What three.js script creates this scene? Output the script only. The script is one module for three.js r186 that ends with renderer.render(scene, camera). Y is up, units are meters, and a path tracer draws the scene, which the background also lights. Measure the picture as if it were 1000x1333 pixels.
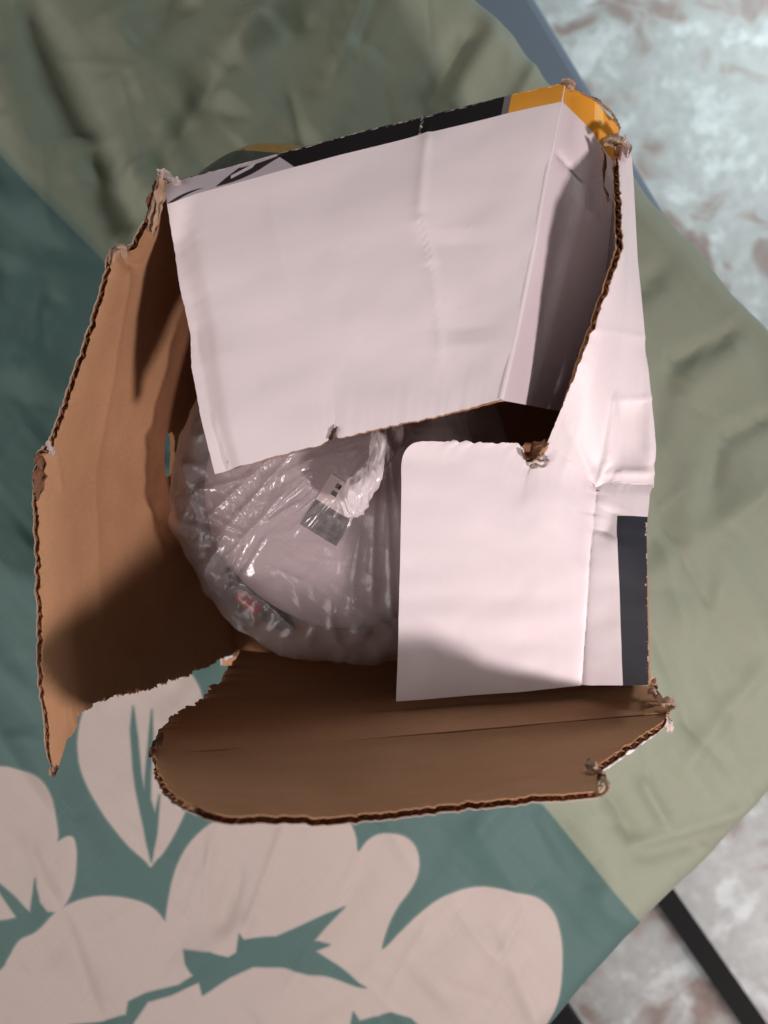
import * as THREE from 'three';
import { mergeGeometries } from 'three/addons/utils/BufferGeometryUtils.js';
import { ImprovedNoise } from 'three/addons/math/ImprovedNoise.js';
import { RectAreaLightUniformsLib } from 'three/addons/lights/RectAreaLightUniformsLib.js';

// ------------------------------------------------------------------ camera, light, exposure
const scene = new THREE.Scene();
scene.background = new THREE.Color(0x000000);
const F = 1020, HC = 0.62;                       // focal length in photo pixels, height of the lens above the bed
const camera = new THREE.PerspectiveCamera(2 * Math.atan(666.5 / F) * 180 / Math.PI, 0.75, 0.02, 20);
camera.position.set(0, HC, 0);
camera.up.set(0, 0, -1);
camera.lookAt(0, 0, 0);
camera.focus = 0.45;
camera.userData.fStop = 5.6;
scene.add(camera);
RectAreaLightUniformsLib.init();
function area(color, intensity, w, h, pos, target) {
  const l = new THREE.RectAreaLight(color, intensity, w, h);
  l.position.set(...pos); l.lookAt(...target); l.name = 'lamp'; scene.add(l);
  return l;
}
const KEY = [0.48, 0.70, 0.41];
area(new THREE.Color(1, 0.86, 0.865), 333, 0.075, 0.075, KEY, [0.03, 0.15, 0.0]);       // the bedside lamp, lower right of the frame
area(new THREE.Color(1, 0.90, 0.87), 0.13, 2.4, 2.4, [0.2, 2.1, 0.1], [0.2, 0, 0.1]);   // the ceiling's soft light
area(new THREE.Color(1, 0.91, 0.89), 3.4, 1.5, 1.5, [-1.5, 1.25, 0.7], [0, 0.1, 0]);      // soft light from the room on the left
area(new THREE.Color(0.86, 0.97, 1), 4.6, 0.7, 0.7, [1.0, 0.25, -0.95], [1.0, -0.5, -0.951]);   // cool panel added low, facing down, as window light on the upper right floor
area(new THREE.Color(1, 0.87, 0.86), 6, 0.5, 0.5, [0.95, 0.2, 0.95], [0.95, -0.5, 0.951]);  // pinkish panel added facing down, for the floor at lower right
area(new THREE.Color(0.93, 0.97, 1), 12, 0.7, 0.4, [1.3, 0.35, -1.65], [0, 0.22, 0.1]);   // cool panel added low at upper right to brighten the front flap
const renderer = new THREE.WebGLRenderer({ antialias: true });
renderer.setSize(768, 1024);
renderer.toneMapping = THREE.LinearToneMapping;
renderer.toneMappingExposure = 1.1;
renderer.shadowMap.enabled = true;

// ------------------------------------------------------------------ helpers
const noise = new ImprovedNoise();
const N = (x, y, z = 0) => noise.noise(x + 31.7, y + 17.3, z + 5.1);
const fbm = (x, y, z = 0, o = 4) => { let s = 0, a = 1, t = 0; for (let i = 0; i < o; i++) { s += a * N(x, y, z + i * 7.7); t += a; a *= 0.5; x *= 2.03; y *= 2.03; } return s / t; };
let seed = 12345;
const rnd = () => { seed = (seed * 1664525 + 1013904223) >>> 0; return seed / 4294967296; };
const V = (x, y, z) => new THREE.Vector3(x, y, z);
const P = (px, py, h) => V((px - 500) / F * (HC - h), h, (py - 666.5) / F * (HC - h));   // the point at height h over the bed
const px = p => 500 + p.x * F / (HC - p.y), py = p => 666.5 + p.z * F / (HC - p.y);
const clamp = (x, a, b) => Math.min(b, Math.max(a, x));
const sm = (a, b, x) => { const t = clamp((x - a) / (b - a), 0, 1); return t * t * (3 - 2 * t); };
const segDist = (x, y, x0, y0, x1, y1) => { const dx = x1 - x0, dy = y1 - y0, t = clamp(((x - x0) * dx + (y - y0) * dy) / (dx * dx + dy * dy), 0, 1); return [Math.hypot(x - x0 - t * dx, y - y0 - t * dy), t, ((x - x0) * dy - (y - y0) * dx) / Math.hypot(dx, dy)]; };
const used = {};
const numbered = n => { const k = used[n] = (used[n] ?? -1) + 1; return k ? `${n}_${String(k).padStart(3, '0')}` : n; };
function mesh(name, g, m, parent) {
  const o = new THREE.Mesh(g, m); o.name = parent === scene ? numbered(name) : name; o.castShadow = o.receiveShadow = true; parent.add(o); return o;
}
function tag(o, label, category) { o.userData.label = label; o.userData.category = category; return o; }
function thing(name, label, category) { const o = new THREE.Group(); o.name = numbered(name); scene.add(o); return tag(o, label, category); }

function canvasTex(w, h, draw, srgb = true) {
  const c = document.createElement('canvas'); c.width = w; c.height = h; draw(c.getContext('2d'), w, h);
  const t = new THREE.CanvasTexture(c); if (srgb) t.colorSpace = THREE.SRGBColorSpace; t.magFilter = THREE.LinearFilter;
  t.wrapS = t.wrapT = THREE.RepeatWrapping; t.anisotropy = 8; return t;
}
function dataTex(n, f, srgb) {                                      // f(u, v) -> [r, g, b] or a grey, 0..1
  const d = new Uint8Array(n * n * 4);
  for (let j = 0; j < n; j++) for (let i = 0; i < n; i++) { let c = f(i / n, j / n); if (!Array.isArray(c)) c = [c, c, c]; for (let k = 0; k < 3; k++) d[(j * n + i) * 4 + k] = clamp(c[k], 0, 1) * 255; d[(j * n + i) * 4 + 3] = 255; }
  const t = new THREE.DataTexture(d, n, n); t.magFilter = THREE.LinearFilter; t.minFilter = THREE.LinearMipmapLinearFilter; t.generateMipmaps = true;
  t.wrapS = t.wrapT = THREE.MirroredRepeatWrapping; if (srgb) t.colorSpace = THREE.SRGBColorSpace; t.needsUpdate = true; return t;
}
const rep = (t, x, y) => { const c = t.clone(); c.repeat.set(x, y); c.needsUpdate = true; return c; };

// curves given as [photo x, photo y, height], resampled evenly
function curve(pts, n, rag = 0, sd = 0, smooth = false) {
  let p = pts.map(q => P(...q));
  if (smooth && p.length > 2) p = new THREE.CatmullRomCurve3(p, false, 'centripetal').getPoints(p.length * 12);
  const L = [0]; for (let i = 1; i < p.length; i++) L.push(L[i - 1] + p[i].distanceTo(p[i - 1]));
  const out = [];
  for (let i = 0, k = 1; i <= n; i++) {
    const s = L[L.length - 1] * i / n; while (k < p.length - 1 && L[k] < s) k++;
    const q = p[k - 1].clone().lerp(p[k], (s - L[k - 1]) / (L[k] - L[k - 1] || 1));
    if (rag) { const w = Math.min(1, 8 * Math.min(i, n - i) / n), a = s * 260; q.x += rag * w * (N(a, sd) + 0.6 * N(a * 2.7, sd + 3)); q.z += rag * w * (N(a, sd + 9) + 0.6 * N(a * 2.7, sd + 13)); q.y += 0.5 * rag * w * N(a, sd + 21); }
    out.push(q);
  }
  return out;
}
function gridGeo(pts, uvs, nu, nv, flip, skip) {
  const g = new THREE.BufferGeometry(), pos = [], uv = [], ix = [];
  for (const p of pts) pos.push(p.x, p.y, p.z);
  for (const q of uvs) uv.push(q[0], q[1]);
  for (let j = 0; j < nv; j++) for (let i = 0; i < nu; i++) {
    if (skip && skip(i, j)) continue;
    const a = j * (nu + 1) + i, b = a + 1, c = a + nu + 1, d = c + 1;
    flip ? ix.push(a, c, b, b, c, d) : ix.push(a, b, c, b, d, c);
  }
  g.setAttribute('position', new THREE.Float32BufferAttribute(pos, 3)); g.setAttribute('uv', new THREE.Float32BufferAttribute(uv, 2)); g.setIndex(ix); g.computeVertexNormals();
  return g;
}
function quads(list) {                                              // list of four-point faces
  const g = new THREE.BufferGeometry(), pos = [], uv = [], ix = [];
  for (const q of list) { const k = pos.length / 3; q.forEach((p, n) => { pos.push(p.x, p.y, p.z); uv.push(p.x * 9 + p.z * 3, p.y * 9 + p.z * 5); }); ix.push(k, k + 1, k + 2, k, k + 2, k + 3); }
  g.setAttribute('position', new THREE.Float32BufferAttribute(pos, 3)); g.setAttribute('uv', new THREE.Float32BufferAttribute(uv, 2)); g.setIndex(ix); g.computeVertexNormals();
  return g;
}
// A sheet of corrugated board between four edge curves: two liners, a recessed core and, along raw edges, the wavy flute.
function board(name, o, mats, parent) {
  const nu = o.nu ?? 60, nv = o.nv ?? 60, T = o.t ?? 0.0036, rag = o.rag ?? {};
  const top = curve(o.top, nu, rag.top, 1, o.smooth?.top), bot = curve(o.bottom, nu, rag.bottom, 2, o.smooth?.bottom), lef = curve(o.left, nv, rag.left, 3, o.smooth?.left), rig = curve(o.right, nv, rag.right, 4, o.smooth?.right);
  const soften = (c) => { const n = c.length - 1, w = Math.max(2, Math.round(n * 0.09)); return c.map((p, i) => { const k = Math.min(w, i, n - i), q = V(0, 0, 0); let t = 0; for (let d = -k; d <= k; d++) { const a = 1 + Math.cos(Math.PI * d / (k + 1)); q.addScaledVector(c[i + d], a); t += a; } return q.multiplyScalar(1 / t); }); };
  const split = c => { const s = soften(soften(c)); return [s, c.map((p, i) => p.clone().sub(s[i]))]; };
  const [sTop, dTop] = split(top), [sBot, dBot] = split(bot), [sLef, dLef] = split(lef), [sRig, dRig] = split(rig), pw = o.fade ?? 12;
  const base = [];
  for (let j = 0; j <= nv; j++) for (let i = 0; i <= nu; i++) {
    const u = i / nu, v = j / nv;
    base.push(V(0, 0, 0).addScaledVector(sTop[i], 1 - v).addScaledVector(sBot[i], v).addScaledVector(sLef[j], 1 - u).addScaledVector(sRig[j], u)
      .addScaledVector(dTop[i], (1 - v) ** pw).addScaledVector(dBot[i], v ** pw).addScaledVector(dLef[j], (1 - u) ** pw).addScaledVector(dRig[j], u ** pw)
      .addScaledVector(top[0], -(1 - u) * (1 - v)).addScaledVector(top[nu], -u * (1 - v)).addScaledVector(bot[0], -(1 - u) * v).addScaledVector(bot[nu], -u * v));
  }
  const at = (i, j) => base[clamp(j, 0, nv) * (nu + 1) + clamp(i, 0, nu)];
  const facing = V(...(o.facing ?? [0, 1, 0]));
  let mean = V(0, 0, 0);
  const normals = () => { const ns = []; for (let j = 0; j <= nv; j++) for (let i = 0; i <= nu; i++) ns.push(at(i + 2, j).clone().sub(at(i - 2, j)).cross(at(i, j + 2).clone().sub(at(i, j - 2))).normalize()); mean = ns.reduce((s, n) => s.add(n), V(0, 0, 0)); const sg = mean.dot(facing) < 0 ? -1 : 1; ns.forEach(n => n.multiplyScalar(sg)); return [ns, sg]; };
  let [nor, sg] = normals();
  if (o.disp) { base.forEach((p, k) => { const d = o.disp(px(p), py(p), (k % (nu + 1)) / nu, Math.floor(k / (nu + 1)) / nv); p.addScaledVector(nor[k], d); }); [nor, sg] = normals(); }
  const A = base.map((p, k) => p.clone().addScaledVector(nor[k], T / 2)), B = base.map((p, k) => p.clone().addScaledVector(nor[k], -T / 2));
  const uvs = base.map((_, k) => [(k % (nu + 1)) / nu, 1 - Math.floor(k / (nu + 1)) / nv]);
  const hole = o.hole, isHole = hole ? (i, j) => { if (i < 0 || j < 0 || i >= nu || j >= nv) return false; const c = at(i, j).clone().add(at(i + 1, j + 1)).multiplyScalar(0.5); return hole(px(c), py(c)); } : null;
  const gA = gridGeo(A, uvs, nu, nv, sg > 0 ? false : true, isHole), gB = gridGeo(B, uvs, nu, nv, sg > 0 ? true : false, isHole);
  // the winding above may be inside out: check one face against the normal and turn both if so
  { const n = gA.attributes.normal, k = Math.floor(nv / 2) * (nu + 1) + Math.floor(nu / 2); if (V(n.getX(k), n.getY(k), n.getZ(k)).dot(nor[k]) < 0) for (const g of [gA, gB]) { const a = g.index.array; for (let i = 0; i < a.length; i += 3) { const t = a[i]; a[i] = a[i + 1]; a[i + 1] = t; } g.computeVertexNormals(); } }
  const liner = [], linerB = [], core = [], raw = o.raw ?? '';
  const id = (i, j) => j * (nu + 1) + i;
  const loops = { top: [], bottom: [], left: [], right: [] };
  for (let i = 0; i <= nu; i++) { loops.top.push([id(i, 0), id(i, 1)]); loops.bottom.push([id(i, nv), id(i, nv - 1)]); }
  for (let j = 0; j <= nv; j++) { loops.left.push([id(0, j), id(1, j)]); loops.right.push([id(nu, j), id(nu - 1, j)]); }
  for (const [side, loop] of Object.entries(loops)) {
    const isRaw = raw.includes(side), l = 0.00045, deep = 0.005;
    const row = loop.map(([k, k2]) => { const n = nor[k], e = base[k], inw = base[k2].clone().sub(e).normalize(); return { n, e, inw, a: A[k], b: B[k], a1: e.clone().addScaledVector(n, T / 2 - l), b1: e.clone().addScaledVector(n, -T / 2 + l), a2: e.clone().addScaledVector(n, T / 2 - l).addScaledVector(inw, deep), b2: e.clone().addScaledVector(n, -T / 2 + l).addScaledVector(inw, deep) }; });
    for (let i = 0; i + 1 < row.length; i++) {
      const r = row[i], s = row[i + 1];
      if (!isRaw) { core.push([r.a, s.a, s.b, r.b]); continue; }
      liner.push([r.a, s.a, s.a1, r.a1]); linerB.push([r.b1, s.b1, s.b, r.b]);
      core.push([r.a1, s.a1, s.a2, r.a2], [r.b1, s.b1, s.b2, r.b2], [r.a2, s.a2, s.b2, r.b2]);
    }
    if (isRaw) {
      const cl = [0]; for (let i = 1; i < row.length; i++) cl.push(cl[i - 1] + row[i].e.distanceTo(row[i - 1].e));
      const len = cl[cl.length - 1], m = Math.ceil(len / 0.0007); let prev = null;
      for (let q = 0, k = 1; q <= m; q++) {
        const s = len * q / m; while (k < row.length - 1 && cl[k] < s) k++;
        const f = (s - cl[k - 1]) / (cl[k] - cl[k - 1] || 1), a = row[k - 1], b = row[k];
        const e = a.e.clone().lerp(b.e, f), n = a.n.clone().lerp(b.n, f), inw = a.inw.clone().lerp(b.inw, f);
        const w = (T / 2 - l) * Math.sin(s / (o.flute ?? 0.0068) * 2 * Math.PI + 0.9 * N(s * 60, 3)) * (0.85 + 0.25 * N(s * 90, 8));
        const back = 0.0003 + 0.0007 * Math.max(0, N(s * 300, 4));
        const p0 = e.clone().addScaledVector(n, w).addScaledVector(inw, back), p1 = e.clone().addScaledVector(n, w).addScaledVector(inw, deep);
        if (prev) core.push([prev[0], p0, p1, prev[1]]);
        prev = [p0, p1];
      }
    }
  }
  if (isHole) for (let j = 0; j < nv; j++) for (let i = 0; i < nu; i++) if (isHole(i, j)) for (const [di, dj, a, b] of [[-1, 0, id(i, j), id(i, j + 1)], [1, 0, id(i + 1, j), id(i + 1, j + 1)], [0, -1, id(i, j), id(i + 1, j)], [0, 1, id(i, j + 1), id(i + 1, j + 1)]]) if (!isHole(i + di, j + dj)) core.push([A[a], A[b], B[b], B[a]]);
  const gs = [gA, gB, quads(core)], ms = [mats[0], mats[1], mats[2]];
  if (liner.length) { gs.push(quads(liner), quads(linerB)); ms.push(mats[3] ?? mats[0], mats[4] ?? mats[1]); }
  return mesh(name, mergeGeometries(gs, true), ms, parent);
}
// ridge or groove along a line in the photo; signed = a step-like fold
const ridge = (x, y, x0, y0, x1, y1, w, a) => { const [d, t] = segDist(x, y, x0, y0, x1, y1); return a * Math.exp(-(d * d) / (w * w)) * Math.min(1, 5 * Math.min(t + 0.06, 1.06 - t)); };
const pleat = (x, y, x0, y0, x1, y1, w, a) => { const [d, t] = segDist(x, y, x0, y0, x1, y1); return a * Math.exp(-d / w) * Math.min(1, 5 * Math.min(t + 0.1, 1.1 - t)); };

// ------------------------------------------------------------------ materials
const S = (o) => new THREE.MeshStandardMaterial({ side: THREE.DoubleSide, ...o });
const PH = (o) => new THREE.MeshPhysicalMaterial({ side: THREE.DoubleSide, ...o });
const kraftMap = dataTex(512, (u, v) => {
  const f = 0.5 + 0.5 * fbm(u * 9, v * 9, 1, 5), fibre = 0.5 + 0.5 * fbm(u * 60, v * 110, 4, 3), spot = N(u * 130, v * 130, 9) > 0.5 ? -0.06 : 0;
  const k = 0.88 + 0.10 * f + 0.07 * (fibre - 0.5) + spot; return [0.75 * k, 0.565 * k, 0.41 * k];
}, true);
const grain = dataTex(512, (u, v) => 0.5 + 0.35 * fbm(u * 60, v * 60, 2, 4) + 0.12 * fbm(u * 7, v * 7, 7, 2));
const flutes = dataTex(512, (u, v) => 0.5 + 0.16 * Math.sin(u * 2 * Math.PI * 16 + 1.3 * N(u * 6, v * 4, 3)) * (0.55 + 0.45 * N(u * 5, v * 4, 8)) + 0.22 * fbm(u * 40, v * 40, 5, 3) + 0.14 * fbm(u * 5, v * 5, 15, 2));
const kraft = S({ map: rep(kraftMap, 1.3, 1.3), roughness: 0.82, bumpMap: rep(grain, 2, 2), bumpScale: 0.0004 });
const kraftLines = S({ map: rep(kraftMap, 1.3, 1.3), roughness: 0.8, bumpMap: rep(flutes, 1, 1), bumpScale: 0.00014 });
const core = S({ map: rep(kraftMap, 2, 2), color: new THREE.Color(0.85, 0.8, 0.78), roughness: 0.95 });
const whitePaper = (map, extra) => PH({ map, roughness: 0.5, specularIntensity: 0.7, bumpMap: rep(flutes, 1, 1), bumpScale: 0.00014, ...extra });
const speck = (g, w, h, n, a) => { for (let i = 0; i < n; i++) { g.fillStyle = `rgba(${rnd() < 0.5 ? '255,250,250' : '150,130,125'},${a * rnd()})`; const r = 1 + rnd() * 26; g.beginPath(); g.ellipse(rnd() * w, rnd() * h, r, r * (0.3 + rnd()), rnd() * 3, 0, 7); g.fill(); } };
const paper = '#e6dcdd';
const plainWhite = canvasTex(512, 512, (g, w, h) => { g.fillStyle = paper; g.fillRect(0, 0, w, h); speck(g, w, h, 160, 0.03); });
const whiteBack = S({ map: plainWhite, roughness: 0.6 });
const whiteEdge = S({ color: 0xb3a398, roughness: 0.9 });
const torn = S({ color: 0xc4a58a, roughness: 0.95, bumpMap: rep(grain, 1, 1), bumpScale: 0.001 });
const tornDark = S({ color: 0x8a6148, roughness: 0.95, bumpMap: rep(grain, 1, 1), bumpScale: 0.001 });
const tornWhite = S({ color: 0xdccbc2, roughness: 0.9, bumpMap: rep(grain, 1, 1), bumpScale: 0.0008 });

// ------------------------------------------------------------------ floor
const floorMap = dataTex(1024, (u, v) => {
  const x = u * 1.7, y = v * 1.7, wx = 0.35 * fbm(x * 6, y * 6, 3, 3), wy = 0.35 * fbm(x * 6, y * 6, 13, 3);
  const big = fbm(x * 5 + wx, y * 5 + wy, 1, 3), mid = fbm(x * 15 + wx * 4, y * 15 + wy * 4, 6, 4), fine = fbm(x * 48, y * 48, 9, 3), vein = 1 - Math.abs(fbm(x * 22 + wx * 3, y * 17 + wy * 3, 21, 3)) * 5;
  let b = sm(-0.02, 0.32, big * 0.6 + mid * 0.85 + 0.15 * fine) * 0.85 + 0.22 * Math.max(0, vein) * sm(-0.1, 0.3, big + 0.3 * fine); b = clamp(b, 0, 1);
  const w = sm(0.05, 0.4, -mid + 0.3 * fine);
  return [0.735 - 0.17 * b + 0.10 * w + 0.1 * fine, 0.765 - 0.265 * b + 0.11 * w + 0.1 * fine, 0.755 - 0.285 * b + 0.12 * w + 0.1 * fine];
}, true);
{
  const g = new THREE.PlaneGeometry(8, 8); g.rotateX(-Math.PI / 2); g.translate(0, -0.5, 0);
  const uv = g.attributes.uv; for (let i = 0; i < 4; i++) uv.setXY(i, (uv.getX(i) - 0.5) * 8 / 1.7 + 0.5, (uv.getY(i) - 0.5) * 8 / 1.7 + 0.5);
  const o = mesh('floor', g, S({ map: floorMap, roughness: 0.42 }), scene); o.userData.kind = 'structure';
}

// ------------------------------------------------------------------ bed: base, mattress, sheet
const C = V(0.479, 0, 0.048), E1 = V(-0.656, 0, -0.755), E2 = V(-0.686, 0, 0.728);
const bedAt = (a, b, y = 0) => V(C.x + a * E1.x + b * E2.x, y, C.z + a * E1.z + b * E2.z);
function slab(pts, y0, y1, bevel) {
  const s = new THREE.Shape(pts.map(p => new THREE.Vector2(p.x, -p.z)));
  const g = new THREE.ExtrudeGeometry(s, { depth: y1 - y0 - 2 * bevel, bevelEnabled: true, bevelThickness: bevel, bevelSize: bevel, bevelOffset: -bevel, bevelSegments: 3 });
  g.rotateX(-Math.PI / 2); g.translate(0, y0 + bevel, 0); return g;
}
const fabricNoise = rep(grain, 30, 30);
const bed = thing('bed', 'bed with a blue grey base showing along the upper right edge of the green sheet', 'bed');
{
  const a = V(0.1628, 0, -0.5358), b = V(0.2834, 0, -0.3364), d = b.clone().sub(a);
  const o0 = a.clone().addScaledVector(d, -1.6), o1 = b.clone().addScaledVector(d, 0.6);
  mesh('base', slab([o0, o1, V(0.05, 0, 0.3), V(-1.3, 0, 0.2), V(-1.3, 0, -0.86)], -0.46, -0.2, 0.012), S({ color: new THREE.Color(0.16, 0.21, 0.27), roughness: 0.8, bumpMap: fabricNoise, bumpScale: 0.0006 }), bed);
}
{
  mesh('mattress', slab([bedAt(0.03, 0.03), bedAt(1.6, 0.03), bedAt(1.6, 1.3), bedAt(0.03, 1.3)], -0.19, -0.03, 0.03), S({ color: 0xb9b4a8, roughness: 0.9 }), bed);
}
const TX0 = -400, TY0 = -400, TW = 2100;
const sheetMap = canvasTex(2048, 2048, (g, w) => {
  const k = w / TW; g.setTransform(k, 0, 0, k, -TX0 * k, -TY0 * k);
  const SAGE = '#8b937f', TEAL = '#4c6964', CREAM = '#b5aaa2';
  g.fillStyle = SAGE; g.fillRect(TX0, TY0, TW, TW);
  const poly = (pts, c, soft = true) => {
    g.fillStyle = c; g.beginPath(); const n = pts.length;
    if (!soft) { pts.forEach((p, i) => i ? g.lineTo(...p) : g.moveTo(...p)); }
    else { const mid = i => [(pts[i % n][0] + pts[(i + 1) % n][0]) / 2, (pts[i % n][1] + pts[(i + 1) % n][1]) / 2]; g.moveTo(...mid(n - 1)); for (let i = 0; i < n; i++) g.quadraticCurveTo(...pts[i], ...mid(i)); }
    g.closePath(); g.fill(); g.strokeStyle = c; g.lineJoin = 'round'; for (const [lw, al] of [[6, 0.16], [4, 0.22], [2, 0.35]]) { g.globalAlpha = al; g.lineWidth = lw; g.stroke(); } g.globalAlpha = 1;
  };
  poly([[-500, -370], [0, 203], [130, 335], [420, 690], [690, 1030], [835, 1205], [1300, 1760], [-500, 1760]], TEAL, false); g.strokeStyle = TEAL; for (const [lw, al] of [[26, 0.1], [19, 0.12], [12, 0.16]]) { g.globalAlpha = al; g.lineWidth = lw; g.beginPath(); g.moveTo(0, 203); g.lineTo(130, 335); g.lineTo(420, 690); g.lineTo(690, 1030); g.stroke(); } g.globalAlpha = 1;
  // narrow petal between the two open flaps
  poly([[196, 1130], [192, 1122], [165, 1100], [128, 1052], [103, 1000], [100, 955], [115, 905], [160, 868], [215, 855], [258, 885], [268, 930], [258, 1000], [243, 1055], [215, 1108], [200, 1122]], CREAM);
  poly([[197, 1122], [184, 1060], [174, 1000], [170, 950], [173, 920], [179, 960], [184, 1005], [189, 1030], [193, 975], [197, 925], [199, 960], [196, 1040], [202, 1060], [208, 1035], [204, 1085]], TEAL, false);
  // flower at the left edge
  poly([[-120, 1030], [-60, 1000], [5, 996], [48, 1006], [72, 1042], [79, 1085], [75, 1096], [90, 1086], [100, 1090], [99, 1140], [90, 1172], [68, 1196], [44, 1184], [0, 1200], [-60, 1190], [-120, 1150]], CREAM);
  poly([[33, 1205], [12, 1178], [-14, 1140], [22, 1168], [42, 1186], [50, 1140], [54, 1172], [62, 1186], [78, 1190], [60, 1202], [45, 1214]], TEAL, false);
  // lower petals
  poly([[-90, 1420], [-40, 1250], [8, 1258], [24, 1222], [50, 1214], [72, 1186], [110, 1168], [150, 1166], [195, 1176], [222, 1206], [250, 1250], [258, 1300], [200, 1380], [60, 1460]], CREAM);
  poly([[214, 1220], [222, 1150], [240, 1104], [272, 1072], [330, 1040], [440, 1050], [464, 1084], [464, 1116], [482, 1088], [520, 1080], [546, 1104], [544, 1146], [512, 1184], [496, 1230], [498, 1240], [540, 1190], [588, 1158], [650, 1154], [708, 1172], [732, 1206], [733, 1280], [716, 1340], [640, 1420], [420, 1480], [200, 1440], [150, 1360], [210, 1300]], CREAM);
  poly([[0, 1205], [6, 1212], [10, 1235], [8, 1255], [-6, 1266], [-50, 1266], [-50, 1200]], TEAL);
  poly([[240, 1236], [275, 1236], [298, 1246], [309, 1239], [313, 1213], [318, 1222], [360, 1219], [400, 1202], [448, 1183], [408, 1224], [429, 1229], [410, 1237], [440, 1256], [476, 1284], [420, 1266], [370, 1256], [330, 1257], [300, 1271], [264, 1295], [260, 1276], [222, 1295], [192, 1304], [174, 1330], [166, 1350], [90, 1335], [165, 1321], [168, 1304], [190, 1294], [235, 1281], [254, 1266], [243, 1250]], TEAL, false);
  poly([[455, 1345], [460, 1318], [468, 1330], [510, 1318], [535, 1326], [560, 1350], [500, 1345]], TEAL, false);
  // more flowers outside the frame
  poly([[-360, 700], [-280, 620], [-180, 640], [-120, 720], [-140, 820], [-240, 860], [-340, 820]], CREAM);
  poly([[620, 1500], [760, 1420], [880, 1500], [900, 1640], [700, 1690]], CREAM);
  g.lineWidth = 0.8; for (let i = 0; i < 5000; i++) { g.strokeStyle = rnd() < 0.5 ? 'rgba(255,250,240,0.06)' : 'rgba(20,30,26,0.06)'; const x = TX0 + rnd() * TW, y = TY0 + rnd() * TW, l = 8 + rnd() * 50, q = rnd() < 0.5; g.beginPath(); g.moveTo(x, y); g.lineTo(x + l * (q ? 0.656 : -0.686), y + l * (q ? 0.755 : 0.728)); g.stroke(); }
});
const folds = [   // x0, y0, x1, y1, width, height: the folds of the sheet
  [345, 20, 300, 150, 34, 0.009], [420, -60, 300, 90, 26, 0.008], [250, -20, 170, 60, 26, -0.007], [410, 10, 300, 105, 20, -0.006], [470, 60, 395, 190, 40, 0.006],
  [615, 30, 548, 150, 15, -0.005], [650, 40, 575, 160, 20, 0.005], [520, -20, 455, 80, 26, 0.005], [-10, 60, 80, 300, 34, 0.009], [30, -10, 120, 190, 30, -0.009], [120, 190, 175, 300, 24, -0.008], [170, 210, 230, 300, 26, 0.008], [95, 170, 110, 250, 22, 0.005],
  [150, 0, 200, 130, 34, 0.006], [210, 150, 240, 230, 16, 0.003], [90, 330, 30, 520, 40, 0.007], [10, 330, -30, 470, 30, -0.006], [30, 480, 80, 380, 16, -0.004], [-20, 620, 60, 560, 40, 0.004],
  [960, 428, 868, 478, 12, -0.0045], [868, 478, 850, 580, 18, -0.003], [970, 450, 890, 510, 26, 0.004], [1005, 540, 940, 575, 12, -0.004], [940, 575, 925, 640, 12, -0.003], [905, 600, 890, 700, 22, 0.003], [990, 600, 950, 690, 26, 0.003],
  [845, 660, 935, 800, 9, -0.0018], [860, 690, 900, 850, 12, 0.002], [880, 780, 960, 900, 14, 0.0022], [850, 820, 905, 960, 10, -0.0022], [930, 700, 1000, 850, 20, 0.0025],
  [790, 1030, 830, 1100, 12, -0.004], [830, 1010, 868, 1075, 9, 0.0045], [812, 1105, 1000, 1045, 10, 0.0025], [820, 1120, 960, 1080, 14, -0.003], [760, 1050, 800, 1180, 30, 0.004], [700, 1050, 780, 1170, 24, -0.005], [860, 960, 930, 1050, 16, 0.0025], [880, 930, 960, 1010, 10, -0.002],
  [610, 1060, 680, 1170, 14, 0.0025], [570, 1075, 630, 1150, 12, -0.002], [700, 1150, 760, 1230, 22, -0.003], [735, 1230, 800, 1180, 14, 0.002],
  [20, 1090, 60, 1160, 10, 0.0014], [0, 740, 45, 700, 30, 0.004], [10, 850, 35, 960, 24, -0.003], [100, 1060, 130, 1130, 18, 0.002], [330, 1330, 420, 1260, 40, 0.004], [560, 1300, 640, 1220, 40, 0.004], [60, 1250, 150, 1330, 30, 0.003]
];
const creases = [[372, 1068, 318, 1215, 5, 0.0016], [275, 1085, 265, 1190, 6, 0.0013], [262, 1130, 240, 1200, 5, 0.001], [85, 1190, 138, 1325, 4, 0.0015], [45, 1100, 80, 1180, 4, 0.0012], [310, 1120, 285, 1220, 14, -0.003], [592, 1180, 648, 1246, 5, 0.0014], [688, 1180, 640, 1250, 5, 0.0013], [648, 1246, 630, 1285, 4, 0.001], [560, 1190, 500, 1300, 5, 0.001], [470, 1110, 430, 1190, 6, 0.0008], [20, 1255, 60, 1290, 4, 0.001]];
for (let i = 0; i < 150; i++) { const x = -60 + rnd() * 1120, y = -60 + rnd() * 1460, a = rnd() * 6.28, l = 30 + 110 * rnd(); creases.push([x, y, x + l * Math.cos(a), y + l * Math.sin(a), 3 + 5 * rnd(), (rnd() < 0.6 ? 1 : -1) * (0.0003 + 0.0006 * rnd())]); }
for (let i = 0; i < 70; i++) { const x = -60 + rnd() * 1120, y = -60 + rnd() * 1460, q = rnd(), a = (q < 0.55 ? -0.95 : q < 0.8 ? 0.95 : 6.28 * rnd()) + (rnd() - 0.5) * 0.7, l = 70 + 170 * rnd(); folds.push([x, y, x + l * Math.cos(a), y + l * Math.sin(a), 9 + 15 * rnd(), (rnd() < 0.6 ? 1 : -1) * (0.0012 + 0.0022 * rnd()) * (y < 500 ? 1.4 : 1)]); }
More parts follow.
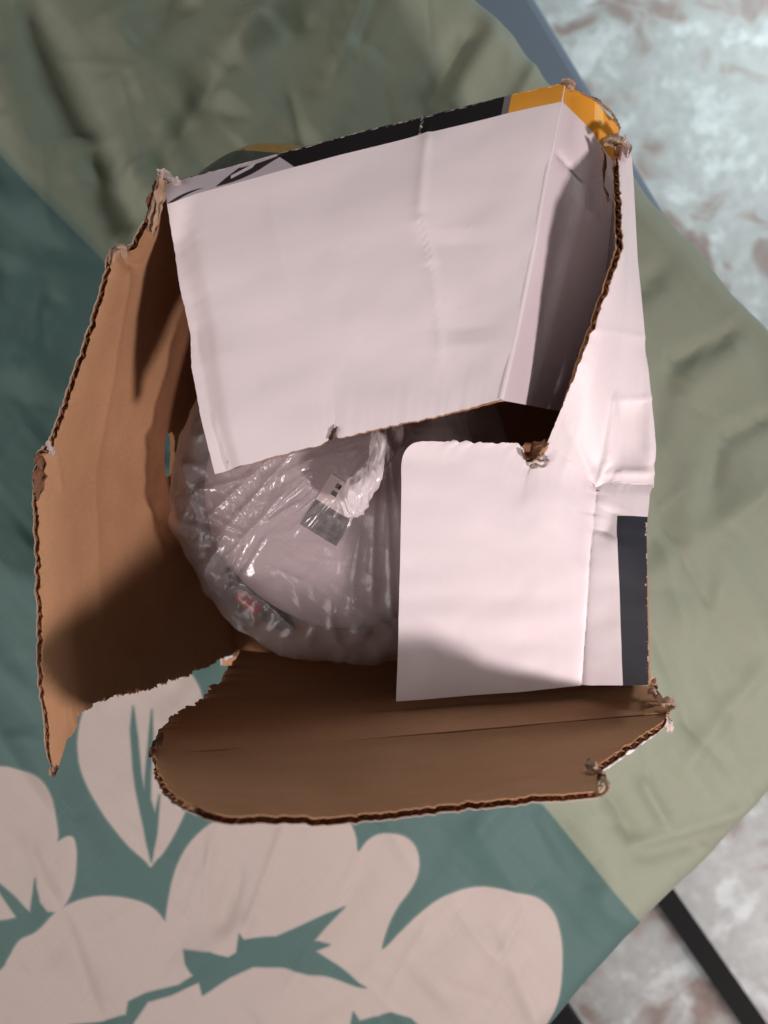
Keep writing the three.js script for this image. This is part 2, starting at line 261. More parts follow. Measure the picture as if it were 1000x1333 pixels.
function sheetHeight(x, y) {
  let h = 0;
  for (const f of folds) h += 1.5 * ridge(x, y, ...f);
  for (const f of creases) h += 1.6 * ridge(x, y, ...f);
  const up = 0.45 + 0.55 * sm(700, 150, y);
  h += up * (0.0050 * fbm(x / 190, y / 190, 2, 3) + 0.0012 * fbm((x + y * 0.7) / 150, (y - x * 0.6) / 60, 11, 2));
  h += 0.0007 * fbm((x + 0.8 * y) / 60, (y - 0.9 * x) / 24, 31, 2);
  return h;
}
{
  const R = 0.022, L = 0.19, na = 560, nb = 520, pts = [], uvs = [];
  const wrap = q => q < 0 ? [0, R - q] : q < R * Math.PI / 2 ? [R * (1 - Math.cos(q / R)), R * (1 - Math.sin(q / R))] : [R + q - R * Math.PI / 2, 0];
  for (let j = 0; j <= nb; j++) for (let i = 0; i <= na; i++) {
    const qa = -L + (1.5 + L) * (i / na), qb = -L + (1.25 + L) * (j / nb);
    const [a, da] = wrap(qa), [b, db] = wrap(qb), p = bedAt(a, b), x = 500 + p.x / HC * F, y = 666.5 + p.z / HC * F;
    const drop = Math.min(L + R, Math.max(da, db) + 0.3 * Math.min(da, db));
    const h = sheetHeight(x, y), top = 1 - sm(0, 0.02, drop), sway = (1 - top) * 0.012 * N(qa * 9 + qb * 9, drop * 4, 3);
    p.y = -drop + h * (0.25 + 0.75 * top);
    p.x += 0.3 * sway; p.z -= 0.3 * sway;
    const ea = Math.exp(-Math.max(0, qa) / 0.05), eb = Math.exp(-Math.max(0, qb) / 0.05), wa = 0.006 * N(qb * 14, 2, 7) * ea, wb = 0.006 * N(qa * 14, 5, 9) * eb + 0.002 * N(qa * 45, 5, 9) * eb; p.x += E1.x * wa + E2.x * wb; p.z += E1.z * wa + E2.z * wb;
    pts.push(p);
    const u = bedAt(qa - R * (Math.PI / 2 - 1), qb - R * (Math.PI / 2 - 1));
    uvs.push([(500 + u.x / HC * F - TX0) / TW, 1 - (666.5 + u.z / HC * F - TY0) / TW]);
  }
  const g = gridGeo(pts, uvs, na, nb, false);
  const n = g.attributes.normal; if (n.getY(Math.floor(nb / 2) * (na + 1) + 200) < 0) { const a = g.index.array; for (let i = 0; i < a.length; i += 3) { const t = a[i]; a[i] = a[i + 1]; a[i + 1] = t; } g.computeVertexNormals(); }
  const o = mesh('bed_sheet', g, PH({ map: sheetMap, roughness: 0.72, sheen: 0.25, sheenRoughness: 0.6, sheenColor: new THREE.Color(0.6, 0.6, 0.55), bumpMap: rep(grain, 26, 26), bumpScale: 0.0003 }), scene);
  tag(o, 'sage green and teal bed sheet printed with large cream flowers, under the box', 'bed sheet');
}
// black metal bars low beside the bed
{
  const bar = (x0, y0, x1, y1, w, h, label) => {
    const a = P(x0, y0, h), b = P(x1, y1, h), d = b.clone().sub(a), len = d.length(), g = new THREE.ExtrudeGeometry(new THREE.Shape([V(-w / 2, -0.012, 0), V(w / 2, -0.012, 0), V(w / 2, 0.012, 0), V(-w / 2, 0.012, 0)].map(v => new THREE.Vector2(v.x, v.y))), { depth: len, bevelEnabled: true, bevelSize: 0.003, bevelThickness: 0.003, bevelSegments: 2 });
    const o = mesh('metal_bar', g, S({ color: 0x060607, roughness: 0.85 }), scene); o.position.copy(a); o.lookAt(b); tag(o, label, 'metal bar');
  };
  bar(830, 1115, 1080, 1475, 0.024, -0.46, 'slim black metal bar on the floor, sticking out from under the sheet at lower right');
  bar(640, 1215, 790, 1440, 0.06, -0.44, 'wide black metal bar half hidden under the sheet edge, nearest the bottom of the photo');
}

// ------------------------------------------------------------------ the carton
const carton = thing('cardboard_carton', 'opened corrugated cardboard carton, white outside and brown inside, with torn flaps, standing on the sheet', 'cardboard box');
const H = 0.2;
const kraftSet = [kraft, whiteBack, core, kraft, whiteEdge];
// bottom
board('base_panel', { top: [[280, 365, 0.014], [716, 350, 0.014]], bottom: [[290, 866, 0.014], [738, 858, 0.014]], left: [[280, 365, 0.014], [290, 866, 0.014]], right: [[716, 350, 0.014], [738, 858, 0.014]], nu: 10, nv: 10 }, kraftSet, carton);
// back wall, bulging outwards at its left half, with the printed pattern outside
const backPrint = canvasTex(1024, 512, (g, w, h) => {
  g.fillStyle = '#2a3434'; g.fillRect(0, 0, w, h);
  g.fillStyle = '#b98a3c'; g.beginPath(); g.moveTo(140, 130); g.quadraticCurveTo(200, 70, 330, 62); g.quadraticCurveTo(430, 70, 480, 120); g.quadraticCurveTo(380, 200, 150, 220); g.fill();
  g.fillStyle = '#8e9690'; g.fillRect(345, 20, 14, 130);
  g.fillStyle = '#151a1c'; for (let i = 0; i < 4; i++) { g.beginPath(); g.ellipse(40 + i * 40 + rnd() * 20, 60 + rnd() * 40, 14 + rnd() * 20, 5 + rnd() * 8, rnd(), 0, 7); g.fill(); }
  speck(g, w, h, 50, 0.12);
});
const hingeBack = [[216, 240, 0.199], [300, 219, 0.2], [400, 193, 0.2], [480, 171, 0.2], [560, 152, 0.2], [665, 126, 0.2], [735, 111, 0.201]];
board('back_wall', { top: [...hingeBack, [770, 128, 0.2], [806, 162, 0.199]].map(q => [q[0], q[1] + 7, q[2] - 0.004]), bottom: [[280, 365, 0.006], [716, 350, 0.006]], left: [[216, 247, 0.195], [280, 365, 0.006]], right: [[806, 169, 0.195], [716, 350, 0.006]], nu: 90, nv: 50, facing: [0, 0, 1],
  disp: (x, y, u, v) => -0.036 * Math.exp(-(((u - 0.2) / 0.22) ** 2)) * sm(0, 0.07, u) * Math.sin(Math.PI * Math.min(1, v * 1.7)) ** 2 * (v < 0.6 ? 1 : 0) },
  [kraft, PH({ map: backPrint, roughness: 0.35, clearcoat: 0.3 }), core], carton);
// right wall
board('right_wall', { top: [[806, 178, 0.193], [816, 260, 0.193], [828, 425, 0.191], [844, 600, 0.193], [838, 690, 0.199], [840, 893, 0.199]], bottom: [[716, 350, 0.006], [738, 858, 0.006]], left: [[806, 178, 0.193], [716, 350, 0.006]], right: [[840, 893, 0.199], [738, 858, 0.006]], nu: 60, nv: 30, facing: [-1, 0, 0], raw: 'right' }, [S({ color: 0x7d6f6b, roughness: 0.7 }), whiteBack, core, kraft, whiteEdge], carton);  // inner face grey instead of brown, to temper its bounce on the folded side
// front wall, torn open at its left corner
board('front_wall', { top: [[312, 848, 0.025], [400, 858, 0.006], [738, 858, 0.006]], bottom: [[198, 985, 0.2], [400, 972, 0.2], [650, 950, 0.2], [872, 930, 0.2]], left: [[312, 848, 0.025], [292, 882, 0.06], [262, 912, 0.1], [226, 936, 0.15], [205, 960, 0.185], [198, 985, 0.2]], right: [[738, 858, 0.006], [850, 893, 0.18], [872, 930, 0.2]], nu: 90, nv: 60, fade: 30, facing: [0, 0, -1], raw: 'left', rag: { left: 0.004 } }, kraftSet, carton);
// front flap standing up, with a rounded left end
const frontFlap = board('front_flap', { top: [[198, 985, 0.2], [400, 972, 0.2], [650, 950, 0.2], [872, 930, 0.2]], bottom: [[246, 1054, 0.288], [280, 1064, 0.298], [330, 1069, 0.298], [450, 1067, 0.288], [600, 1052, 0.276], [700, 1041, 0.270], [779, 1033, 0.266]], left: [[198, 985, 0.2], [206, 1012, 0.235], [222, 1038, 0.266], [246, 1054, 0.288]], right: [[872, 930, 0.2], [862, 945, 0.206], [800, 988, 0.236], [778, 1002, 0.246], [779, 1033, 0.266]], nu: 120, nv: 40, fade: 26, facing: [0, 1, -1], raw: 'bottom left right', rag: { bottom: 0.0009, left: 0.002, right: 0.001 },
  smooth: { bottom: true }, disp: (x, y, u, v) => 0.002 * fbm(u * 5, v * 2, 3, 2) - 0.012 * Math.sin(Math.PI * v ** 0.8) * Math.sqrt(Math.sin(Math.PI * u)) }, [kraftLines, whiteBack, core, kraft, whiteEdge], carton);
// left side: the wall leaning out, its edge torn, with a hand hole near the bottom
board('left_wall', {
  top: [[213, 243, 0.2], [280, 365, 0.006]],
  left: [[213, 243, 0.2], [208, 250, 0.2], [196, 285, 0.2], [176, 322, 0.2], [163, 334, 0.2], [157, 322, 0.202], [146, 324, 0.204], [140, 346, 0.205], [128, 390, 0.206], [108, 462, 0.208], [84, 528, 0.21], [64, 582, 0.212], [50, 588, 0.215], [45, 620, 0.215], [46, 660, 0.215], [50, 780, 0.215], [54, 900, 0.212], [63, 985, 0.21], [71, 1006, 0.21]],
  bottom: [[71, 1006, 0.21], [88, 960, 0.2], [100, 935, 0.19], [122, 917, 0.175], [140, 908, 0.16], [180, 900, 0.13], [240, 880, 0.08], [308, 850, 0.03], [290, 866, 0.006]],
  right: [[280, 365, 0.006], [290, 866, 0.006]],
  nu: 170, nv: 230, fade: 36, facing: [1, 0.4, 0], raw: 'left bottom', rag: { bottom: 0.0022, left: 0.0012 }, flute: 0.0068,
  hole: (x, y) => ((x - 218) / 6.5) ** 4 + ((y - 592) / 29) ** 4 < 1,
  disp: (x, y, u, v) => pleat(x, y, 165, 345, 120, 620, 5, 0.0014) + pleat(x, y, 120, 620, 128, 900, 6, 0.001) - 0.0035 * ridge(x, y, 158, 330, 170, 350, 9, 1) + 0.0016 * fbm(u * 5, v * 6, 8, 2) + pleat(x, y, 66, 580, 78, 640, 3, 0.001)
}, [kraftLines, whiteBack, core, kraft, whiteEdge], carton);

// back flap folded into the box: black and gold band along its hinge
const flapPrint = canvasTex(1024, 1024, (g, w, h) => {
  g.fillStyle = paper; g.fillRect(0, 0, w, h); speck(g, w, h, 240, 0.025);
  const b = 66; g.fillStyle = '#1a171a'; g.fillRect(0, 0, w, b);
  const gold = g.createLinearGradient(0, 0, 0, b); gold.addColorStop(0, '#c98a2c'); gold.addColorStop(1, '#d8993a'); g.fillStyle = gold; g.fillRect(890, 0, 134, b);
  g.fillStyle = '#6a6468'; g.fillRect(872, 0, 18, b);
  g.fillStyle = '#a9a2a7'; g.beginPath(); g.moveTo(0, 4); g.lineTo(285, 0); g.lineTo(335, b); g.lineTo(0, b); g.fill();
  g.fillStyle = '#2b2528'; g.beginPath(); g.moveTo(330, 0); g.quadraticCurveTo(250, 20, 190, 14); g.quadraticCurveTo(160, 34, 130, 60); g.quadraticCurveTo(200, 62, 245, 40); g.quadraticCurveTo(280, 20, 330, 0); g.fill();
  g.beginPath(); g.moveTo(0, b); g.quadraticCurveTo(40, 44, 100, 52); g.quadraticCurveTo(60, 56, 20, b); g.fill();
  g.fillStyle = '#b8b0b3'; g.beginPath(); g.moveTo(170, 34); g.lineTo(240, 8); g.lineTo(225, 26); g.lineTo(170, 46); g.fill();
  for (let i = 0; i < 120; i++) { g.fillStyle = `rgba(220,205,195,${0.2 + 0.6 * rnd()})`; g.fillRect(rnd() * 1024, rnd() ** 2 * 5, 3 + rnd() * 16, 1 + rnd() * 2); }
  for (let i = 0; i < 40; i++) { g.fillStyle = 'rgba(215,205,200,0.5)'; g.fillRect(658 + rnd() * 7, rnd() * b, 1 + rnd() * 2, 2 + rnd() * 6); }
});
const creaseR = [[735, 111, 0.201], [716, 200, 0.206], [692, 330, 0.212], [672, 430, 0.217], [651, 521, 0.222]];
const backFlap = board('back_flap', {
  top: hingeBack, right: creaseR,
  left: [[216, 240, 0.199], [219, 300, 0.2], [228, 365, 0.202], [242, 430, 0.203], [243, 470, 0.204], [256, 540, 0.205], [274, 616, 0.206]],
  bottom: [[274, 616, 0.206], [350, 597, 0.208], [420, 579, 0.211], [430, 571, 0.211], [438, 556, 0.211], [442, 571, 0.212], [500, 557, 0.215], [560, 545, 0.218], [651, 521, 0.222]],
  nu: 150, nv: 120, raw: 'bottom left', rag: { bottom: 0.0006, left: 0.0003 },
  disp: (x, y, u, v) => 0.0035 * Math.sin(Math.PI * v) * Math.sin(Math.PI * u) - 0.010 * sm(0.09, 0.0, u - 0.03 * v) * sm(0.02, 0.2, v) + pleat(x, y, 556, 175, 545, 285, 7, 0.002) + pleat(x, y, 545, 285, 562, 350, 6, 0.0022) + pleat(x, y, 562, 350, 575, 470, 7, 0.0012) + pleat(x, y, 352, 270, 390, 440, 10, 0.0007) - ridge(x, y, 590, 300, 600, 450, 40, 0.002) + 0.0015 * fbm(u * 4, v * 4, 6, 2) + pleat(x, y, 275, 540, 298, 612, 3, 0.0012) - ridge(x, y, 300, 480, 640, 470, 60, 0.0015)
}, [whitePaper(flapPrint), kraft, core, whiteEdge, kraft], carton);
const foldPrint = canvasTex(512, 1024, (g, w, h) => {
  g.fillStyle = '#d9cdd0'; g.fillRect(0, 0, w, h); speck(g, w, h, 160, 0.03);
  g.fillStyle = '#d2922f'; g.beginPath(); g.moveTo(0, 0); g.lineTo(w, 0); g.lineTo(w, 150); g.lineTo(0, 62); g.fill();
  g.fillStyle = 'rgba(240,215,150,0.5)'; g.fillRect(250, 0, 90, 60);
});
board('folded_side', {
  top: [[735, 111, 0.201], [770, 128, 0.2], [806, 164, 0.196]], left: creaseR,
  right: [[806, 164, 0.196], [809, 235, 0.178], [803, 310, 0.158], [786, 390, 0.138], [760, 465, 0.12], [728, 534, 0.104]], bottom: [[651, 521, 0.222], [728, 534, 0.104]],
  nu: 40, nv: 110, raw: 'right bottom', rag: { right: 0.0012 },
  disp: (x, y) => -pleat(x, y, 722, 198, 758, 238, 4, 0.003) - pleat(x, y, 758, 238, 795, 225, 8, 0.0015) + pleat(x, y, 735, 255, 775, 285, 10, 0.001)
}, [whitePaper(foldPrint), kraft, core, whiteEdge, kraft], backFlap);

// right flap: rounded lower tongue with a dark stripe, and the torn, creased upper piece
const sidePrint = canvasTex(1024, 1024, (g, w, h) => {
  g.fillStyle = '#ebe1e3'; g.fillRect(0, 0, w, h); speck(g, w, h, 200, 0.025);
  g.fillStyle = '#2c2f36'; g.fillRect(924, 178, 100, h - 178);
  g.fillStyle = 'rgba(200,195,195,0.35)'; for (let i = 0; i < 0; i++) g.fillRect(1024 - rnd() ** 3 * 110, 178 + rnd() * 846, 1 + rnd() * 3, 2 + rnd() * 10);
  g.fillStyle = 'rgba(225,212,208,0.8)'; for (let i = 0; i < 46; i++) g.fillRect(1024 - rnd() ** 2 * 9, 178 + rnd() * 846, 5, 1 + rnd() ** 3 * 30);
});
const seam = [[714, 574, 0.193], [740, 596, 0.194], [775, 632, 0.19], [810, 628, 0.196], [851, 631, 0.2]];
const sideFlap = board('side_flap', {
  top: [[551, 574, 0.184], [600, 575, 0.186], [674, 577, 0.19], [681, 583, 0.19], [684, 600, 0.19], [695, 604, 0.19], [706, 600, 0.191], ...seam],
  left: [[551, 574, 0.184], [538, 577, 0.183], [529, 585, 0.182], [524, 598, 0.181], [523, 640, 0.181], [520, 780, 0.179], [516, 912, 0.176]],
  bottom: [[516, 912, 0.176], [600, 905, 0.178], [690, 898, 0.181], [757, 891, 0.184], [846, 891, 0.205]],
  right: [[851, 631, 0.2], [846, 645, 0.202], [842, 690, 0.205], [844, 790, 0.206], [846, 891, 0.205]],
  nu: 150, nv: 120, raw: 'top left bottom', rag: { top: 0.0008 }, smooth: { left: true },
  disp: (x, y, u, v) => -pleat(x, y, 772, 672, 766, 760, 5, 0.0016) - pleat(x, y, 766, 760, 758, 891, 5, 0.0016)  - pleat(x, y, 778, 640, 772, 672, 8, 0.002) - ridge(x, y, 800, 660, 785, 700, 16, 0.003) + 0.0012 * fbm(u * 4, v * 5, 16, 2) + 0.0004 * Math.sin(y / 9) * sm(740, 790, y) * sm(870, 830, y) * sm(780, 700, x)
}, [whitePaper(sidePrint), kraft, core, whiteEdge, kraft], carton);
board('torn_upper_piece', {
  top: [[800, 196, 0.2], [819, 190, 0.2]],
  left: [[800, 196, 0.2], [804, 260, 0.22], [806, 322, 0.234], [792, 365, 0.234], [770, 425, 0.228], [748, 485, 0.217], [730, 535, 0.204], [714, 574, 0.193]],
  right: [[819, 190, 0.2], [822, 260, 0.198], [826, 340, 0.196], [835, 425, 0.196], [836, 455, 0.194], [843, 520, 0.196], [850, 580, 0.198], [851, 631, 0.2]], bottom: seam,
  nu: 70, nv: 130, raw: 'left', rag: { left: 0.0008 },
  disp: (x, y) => pleat(x, y, 797, 515, 790, 600, 4, 0.0022) + pleat(x, y, 790, 600, 775, 630, 5, 0.002) + pleat(x, y, 797, 520, 842, 520, 3, 0.001) + pleat(x, y, 838, 470, 846, 600, 4, 0.0022) + pleat(x, y, 788, 615, 846, 616, 4, 0.0022) - 0.0022 * Math.exp(-(((x - 819) / 20) ** 4) - ((y - 566) / 40) ** 4) + pleat(x, y, 765, 425, 835, 440, 5, 0.001) + pleat(x, y, 735, 545, 770, 625, 7, 0.0014) - ridge(x, y, 770, 600, 800, 625, 10, 0.0015)
}, [whitePaper(plainWhite), whiteBack, core, kraft, kraft], sideFlap);  // underside made white to bounce light onto the folded side

// the rounded outside of the two folds
const bead = (name, pts, r, parent) => mesh(name, new THREE.TubeGeometry(new THREE.CatmullRomCurve3(pts.map(q => P(...q)), false, 'centripetal'), 120, r, 12), whiteBack, parent);
bead('fold_edge', creaseR, 0.00186, backFlap);
bead('fold_edge', seam, 0.0018, sideFlap);
// torn fibres and curled plies
function scrap(name, pts, width, amp, mat, parent, sd, tilt = 0.5) {
  amp *= 0.75; const n = 48, m = 10, c = pts.map(q => P(...q)), cr = new THREE.CatmullRomCurve3(c), p = [], uv = [];
  for (let j = 0; j <= m; j++) for (let i = 0; i <= n; i++) {
    const t = i / n, q = cr.getPoint(t), d = cr.getTangent(t), side = d.clone().cross(V(0, 1, 0)).normalize().multiplyScalar(Math.cos(tilt)).addScaledVector(V(0, 1, 0), Math.sin(tilt)), w = (j / m - 0.5) * width * 1.5 * (0.75 + 0.5 * N(t * 6, sd, 2)) * Math.sqrt(Math.sin(Math.PI * (0.04 + 0.92 * t)));
    const a = c[0].distanceTo(c[c.length - 1]) * 230;
    q.addScaledVector(side, w); const J = j * 0.22, T2 = t * a * 0.7; q.x += amp * N(T2, J, sd); q.y += amp * 1.4 * N(T2, J + 4, sd + 4) + amp * 0.5 * Math.sin(j / m * 9 + sd) + amp * 0.4 * N(t * a * 3, j * 0.7, sd); q.z += amp * N(T2, J + 9, sd + 8);
    p.push(q); uv.push([t, j / m]);
  }
  return mesh(name, gridGeo(p, uv, n, m, false), mat, parent);
}
// top left corner: three torn plies hanging inside
scrap('torn_ply', [[213, 222, 0.205], [210, 250, 0.204], [205, 280, 0.202], [200, 306, 0.2]], 0.006, 0.0022, torn, carton, 1, 1.0);
scrap('torn_ply', [[207, 228, 0.204], [203, 255, 0.203], [197, 285, 0.202], [195, 300, 0.2]], 0.005, 0.002, torn, carton, 2, 1.2);
scrap('torn_ply', [[203, 236, 0.204], [197, 262, 0.203], [191, 290, 0.202]], 0.004, 0.0018, tornDark, carton, 3, 0.9);
scrap('torn_ply', [[206, 222, 0.207], [213, 226, 0.206], [226, 236, 0.206], [234, 240, 0.204]], 0.006, 0.0022, tornWhite, carton, 4, 0.4);
// top right corner: crumpled paper roll and the dark gap under it
scrap('torn_ply', [[786, 186, 0.207], [797, 183, 0.209], [809, 186, 0.209], [819, 192, 0.205]], 0.009, 0.0028, torn, carton, 5, 0.5);
scrap('torn_ply', [[784, 192, 0.205], [788, 215, 0.2], [786, 240, 0.197], [793, 262, 0.192]], 0.006, 0.002, tornDark, carton, 6, 1.1);
scrap('torn_ply', [[805, 192, 0.208], [803, 215, 0.206], [801, 240, 0.204]], 0.006, 0.0026, tornDark, carton, 7, 0.7);
scrap('torn_ply', [[812, 178, 0.206], [818, 190, 0.205], [817, 206, 0.203]], 0.005, 0.0018, tornWhite, carton, 8, 0.6);
scrap('torn_ply', [[730, 108, 0.205], [740, 108, 0.206], [748, 115, 0.205]], 0.005, 0.0016, torn, carton, 9, 0.3);
scrap('torn_ply', [[752, 118, 0.203], [775, 130, 0.204], [795, 145, 0.204], [806, 165, 0.203]], 0.004, 0.0014, torn, carton, 10, 0.8);
// tear in the middle of the right flap
scrap('torn_ply', [[680, 582, 0.192], [690, 588, 0.19], [700, 582, 0.191], [710, 574, 0.195]], 0.009, 0.003, tornDark, carton, 11, 0.5);
scrap('torn_ply', [[682, 596, 0.190], [694, 592, 0.188], [706, 590, 0.192]], 0.008, 0.003, tornDark, carton, 12, 0.9);
scrap('torn_ply', [[690, 608, 0.192], [698, 603, 0.194], [708, 604, 0.194], [714, 596, 0.196]], 0.005, 0.002, tornWhite, carton, 13, 0.4);
// lower right corner: curled scraps
scrap('torn_ply', [[842, 889, 0.19], [850, 892, 0.196], [854, 900, 0.194]], 0.007, 0.0026, torn, carton, 14, 0.8);
scrap('torn_ply', [[846, 900, 0.186], [855, 908, 0.19], [860, 920, 0.196], [868, 930, 0.2]], 0.009, 0.0032, tornDark, carton, 15, 0.6);
scrap('torn_ply', [[862, 916, 0.2], [872, 914, 0.203], [879, 918, 0.203]], 0.006, 0.0026, torn, carton, 16, 0.7);
scrap('torn_ply', [[868, 930, 0.202], [872, 942, 0.203], [875, 953, 0.2]], 0.005, 0.002, tornWhite, carton, 17, 0.5);
scrap('torn_ply', [[762, 994, 0.246], [770, 998, 0.249], [779, 1004, 0.248]], 0.005, 0.002, torn, carton, 18, 0.6);
scrap('torn_ply', [[776, 1006, 0.25], [784, 1014, 0.256], [788, 1024, 0.262], [778, 1034, 0.268]], 0.007, 0.0026, torn, carton, 19, 0.6);
// left wall: folded-over edge pieces
scrap('torn_ply', [[144, 345, 0.21], [147, 328, 0.211], [156, 324, 0.211], [162, 336, 0.207]], 0.005, 0.0016, torn, carton, 20, 0.5);
scrap('torn_ply', [[49, 590, 0.218], [54, 606, 0.218], [52, 625, 0.218], [48, 650, 0.217]], 0.006, 0.002, tornDark, carton, 21, 0.8);
scrap('torn_ply', [[62, 574, 0.215], [66, 584, 0.215], [70, 594, 0.214]], 0.003, 0.001, tornWhite, carton, 22, 0.5);
scrap('torn_ply', [[196, 985, 0.203], [203, 968, 0.2], [212, 958, 0.19]], 0.005, 0.0022, tornDark, carton, 23, 0.6);
scrap('torn_ply', [[66, 1000, 0.212], [71, 1006, 0.212], [76, 998, 0.211]], 0.003, 0.0012, torn, carton, 24, 0.5);
scrap('torn_ply', [[430, 573, 0.214], [434, 563, 0.214], [439, 556, 0.214]], 0.003, 0.001, tornDark, carton, 25, 0.6);

// ------------------------------------------------------------------ the wrapped thing inside
const centre = P(452, 640, 0.06);
const item = thing('round_container', 'round pale grey container with a printed label and a red part, inside the clear bag', 'container');
item.position.set(centre.x, 0.018, centre.z); item.scale.y = 1.09;
{
  const prof = [[0.0001, 0], [0.08, 0], [0.086, 0.008], [0.0925, 0.03], [0.0915, 0.07], [0.0895, 0.088], [0.0845, 0.102], [0.076, 0.1098], [0.062, 0.1138], [0.04, 0.1155], [0.0001, 0.116]].map(p => new THREE.Vector2(...p));
  mesh('body', new THREE.LatheGeometry(prof, 90), S({ color: 0xb7adb0, roughness: 0.5, bumpMap: rep(grain, 4, 2), bumpScale: 0.0004 }), item);
  const lab = canvasTex(256, 512, (g, w, h) => {
    g.fillStyle = '#e2dbd9'; g.fillRect(0, 0, w, h); g.fillStyle = '#161416';
    g.fillRect(60, 40, 150, 44); g.fillRect(60, 112, 120, 42);
    g.fillStyle = '#3d3a3b'; g.fillRect(0, 255, w, 257); g.fillStyle = '#0f0e0f';
    for (const [x, y, a, b] of [[30, 280, 180, 34], [70, 340, 60, 60], [150, 330, 80, 90], [30, 380, 30, 22], [90, 440, 150, 34], [40, 450, 26, 40], [200, 480, 40, 24]]) g.fillRect(x, y, a, b);
  });
  const lg = new THREE.PlaneGeometry(0.0255, 0.036, 8, 8); lg.rotateX(-Math.PI / 2);
  const l = mesh('printed_label', lg, S({ map: lab, roughness: 0.5 }), item);
  const q = P(436, 664, 0.1345); l.position.set(q.x - centre.x, 0.1164, q.z - centre.z); l.rotation.y = -0.55;
  // red part in the gap beside the rim
  const rp = new THREE.CapsuleGeometry(0.0046, 0.011, 6, 16), red = mesh('red_latch', rp, PH({ color: 0xb00818, roughness: 0.25, clearcoat: 0.8 }), item);
  const r = P(325, 784, 0.128); red.position.set(r.x - centre.x, 0.1005, r.z - centre.z); red.rotation.set(Math.PI / 2, 0, -0.9);
  const rg = new THREE.SphereGeometry(1, 32, 16); rg.scale(0.0285, 0.004, 0.0085);  // dark solid under the film, its colour paints the shade of the gap
  const gapShade = mesh('gap_shade', rg, S({ color: 0x21161b, roughness: 0.6 }), item), rq = P(338, 784, 0.124); gapShade.position.set(rq.x - centre.x, 0.0965, rq.z - centre.z); gapShade.rotation.y = -0.7;
}
const bag = thing('plastic_bag', 'clear crinkled plastic bag with a twisted knot, wrapped round the container inside the box', 'plastic bag');
bag.position.set(centre.x, 0.02, centre.z);
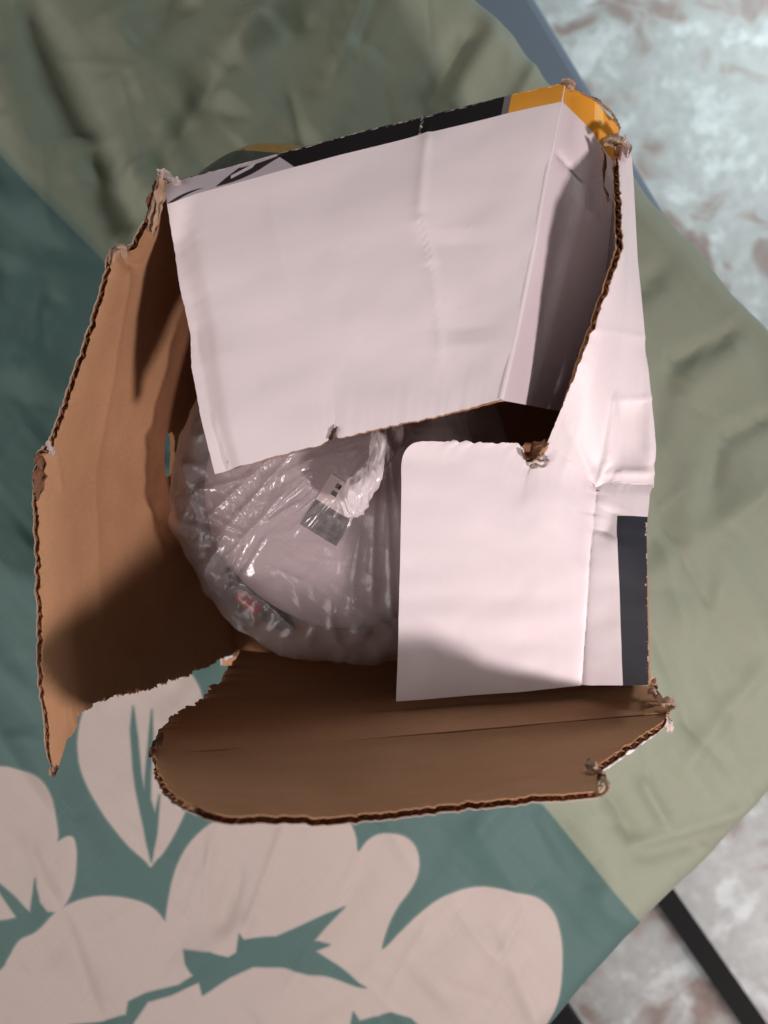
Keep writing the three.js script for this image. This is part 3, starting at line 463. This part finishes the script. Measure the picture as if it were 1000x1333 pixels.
{
  const nA = 360, nR = 150, p = [], uv = [];
  const prof = r => r < 0.0801 ? 0.1285 : r < 0.1211 ? 0.0425 + 0.086 * Math.sqrt(Math.max(0, 1 - ((r - 0.08) / 0.041) ** 3)) : 0;
  const ridged = (x, y, z) => 0.35 - Math.abs(fbm(x, y, z, 2)) * 1.6;
  const lines = [[300, 742, 384, 814, 4, 0.004], [318, 748, 346, 700, 3, 0.0026], [330, 690, 388, 655, 4, 0.003], [268, 748, 300, 690, 6, 0.004], [300, 722, 372, 640, 3, 0.003], [286, 700, 380, 590, 4, 0.003], [276, 670, 350, 600, 4, 0.0028], [306, 740, 330, 690, 3, 0.002], [316, 700, 400, 625, 3, 0.0022], [262, 640, 330, 620, 5, 0.003], [345, 735, 405, 760, 3, 0.0016], [288, 752, 305, 742, 3, 0.0035], [296, 768, 318, 755, 3, 0.0035], [310, 790, 335, 772, 3, 0.003], [330, 812, 352, 790, 3, 0.003], [470, 690, 455, 800, 6, 0.002], [488, 660, 485, 790, 6, 0.0024], [440, 720, 430, 830, 8, 0.0015], [400, 600, 470, 585, 4, 0.003], [395, 615, 410, 640, 3, 0.0015], [240, 600, 262, 690, 6, 0.003], [505, 640, 510, 800, 5, 0.003]];
  for (let j = 0; j <= nR; j++) for (let i = 0; i <= nA; i++) {
    const t = i / nA * 2 * Math.PI, k = j / nR; let r, y;
    if (k < 0.8) { r = 0.001 + 0.120 * (k / 0.8); y = prof(r); } else { const s = (k - 0.8) / 0.2; r = 0.121 + 0.002 * Math.sin(Math.PI * s) - 0.02 * s * s; y = 0.0425 * (1 - s); }
    const lob = 1 + (0.035 * N(2 * Math.cos(t), 2 * Math.sin(t), 1) + 0.03 * N(5 * Math.cos(t), 5 * Math.sin(t), 4 + k * 2)) * sm(0.4, 0.8, k);
    let X = 0.955 * r * lob * Math.cos(t), Z = 0.975 * r * lob * Math.sin(t);
    const qx = 500 + (X + centre.x) / (HC - 0.02 - prof(r)) * F, qy = 666.5 + (Z + centre.z) / (HC - 0.02 - prof(r)) * F;
    // pleats gathered towards the knot and towards the seal at the lower left
    const a1 = Math.atan2(qy - 560, qx - 505), d1 = Math.hypot(qx - 505, qy - 560), a2 = Math.atan2(qy - 700, qx - 335), d2 = Math.hypot(qx - 335, qy - 700);
    let w = 0.0026 * N(a1 * 9, d1 / 160, 3) * sm(320, 60, d1) + 0.0012 * Math.abs(N(a1 * 26, d1 / 120, 8)) * sm(300, 40, d1);
    const fan = sm(0.2, 0.8, Math.cos(a2 + 2.2)) * 0.85 + 0.15; w += fan * (0.0042 * N(a2 * 5, d2 / 90, 5) + 0.0034 * (0.3 - Math.abs(N(a2 * 15 + d2 / 50, d2 / 70, 15)))) * sm(190, 50, d2) * sm(0, 40, d2);
    w += 0.0035 * fbm(qx / 70, qy / 70, 9, 3) * sm(0.3, 0.7, k) + 0.004 * ridged(qx / 52, qy / 52, 19) * (0.35 + 0.65 * sm(0.3, 0.6, k)) + 0.0008 * fbm(qx / 22, qy / 22, 29, 2);
    for (const f of lines) w += pleat(qx, qy, ...f);
    y = Math.max(0.0005, y + w + 0.001); if (r < 0.086) y = Math.max(y, 0.1274);
    const s = 1 + w * 4 * sm(0.3, 0.7, k); p.push(V(X * s, y, Z * s)); uv.push([k * 3, i / nA * 4]);
  }
  const film = PH({ color: 0xf3ecec, roughness: 0.27, transmission: 0.86, thickness: 0, ior: 1.45, specularIntensity: 1 });
  mesh('film', gridGeo(p, uv, nA, nR, false), film, bag);
  const neckMat = PH({ color: 0xe8dfe1, roughness: 0.25, transmission: 0.22, thickness: 0, specularIntensity: 1 });
  const cr = new THREE.CatmullRomCurve3([P(516, 552, 0.152), P(503, 572, 0.160), P(494, 596, 0.167), P(482, 618, 0.170), P(468, 638, 0.169), P(459, 656, 0.165), P(457, 670, 0.161)]);
  const rad = t => t < 0.28 ? 0.0125 - 0.012 * t : t < 0.4 ? 0.0064 + 0.0028 * ((0.4 - t) / 0.12) ** 2 : 0.0064 + 0.0032 * Math.sin(Math.min(1, (t - 0.4) / 0.3) * Math.PI / 2);
  const n = 150, m = 80, q = [], u2 = [], fr = cr.computeFrenetFrames(n);
  for (let i = 0; i <= n; i++) for (let j = 0; j <= m; j++) {
    const t = i / n, a = j / m * 2 * Math.PI, tw = a + t * 3, cx = Math.cos(tw), sx = Math.sin(tw);
    let r = 0.86 * rad(t) * (1 + 0.3 * N(cx * 1.2 + 3, sx * 1.2, t * 8) + 0.17 * (0.3 - Math.abs(N(cx * 1.8, sx * 1.8, t * 7)) * 2) + 0.04 * N(cx * 4, sx * 4, t * 22));
    if (t > 0.86) r *= Math.sqrt(Math.max(0.0005, 1 - ((t - 0.86) / 0.14) ** 2));
    q.push(cr.getPoint(t).sub(bag.position).addScaledVector(fr.normals[i], r * Math.cos(a)).addScaledVector(fr.binormals[i], r * Math.sin(a))); u2.push([t, j / m]);
  }
  mesh('twisted_knot', gridGeo(q, u2, m, n, false), neckMat, bag);
}

renderer.render(scene, camera);
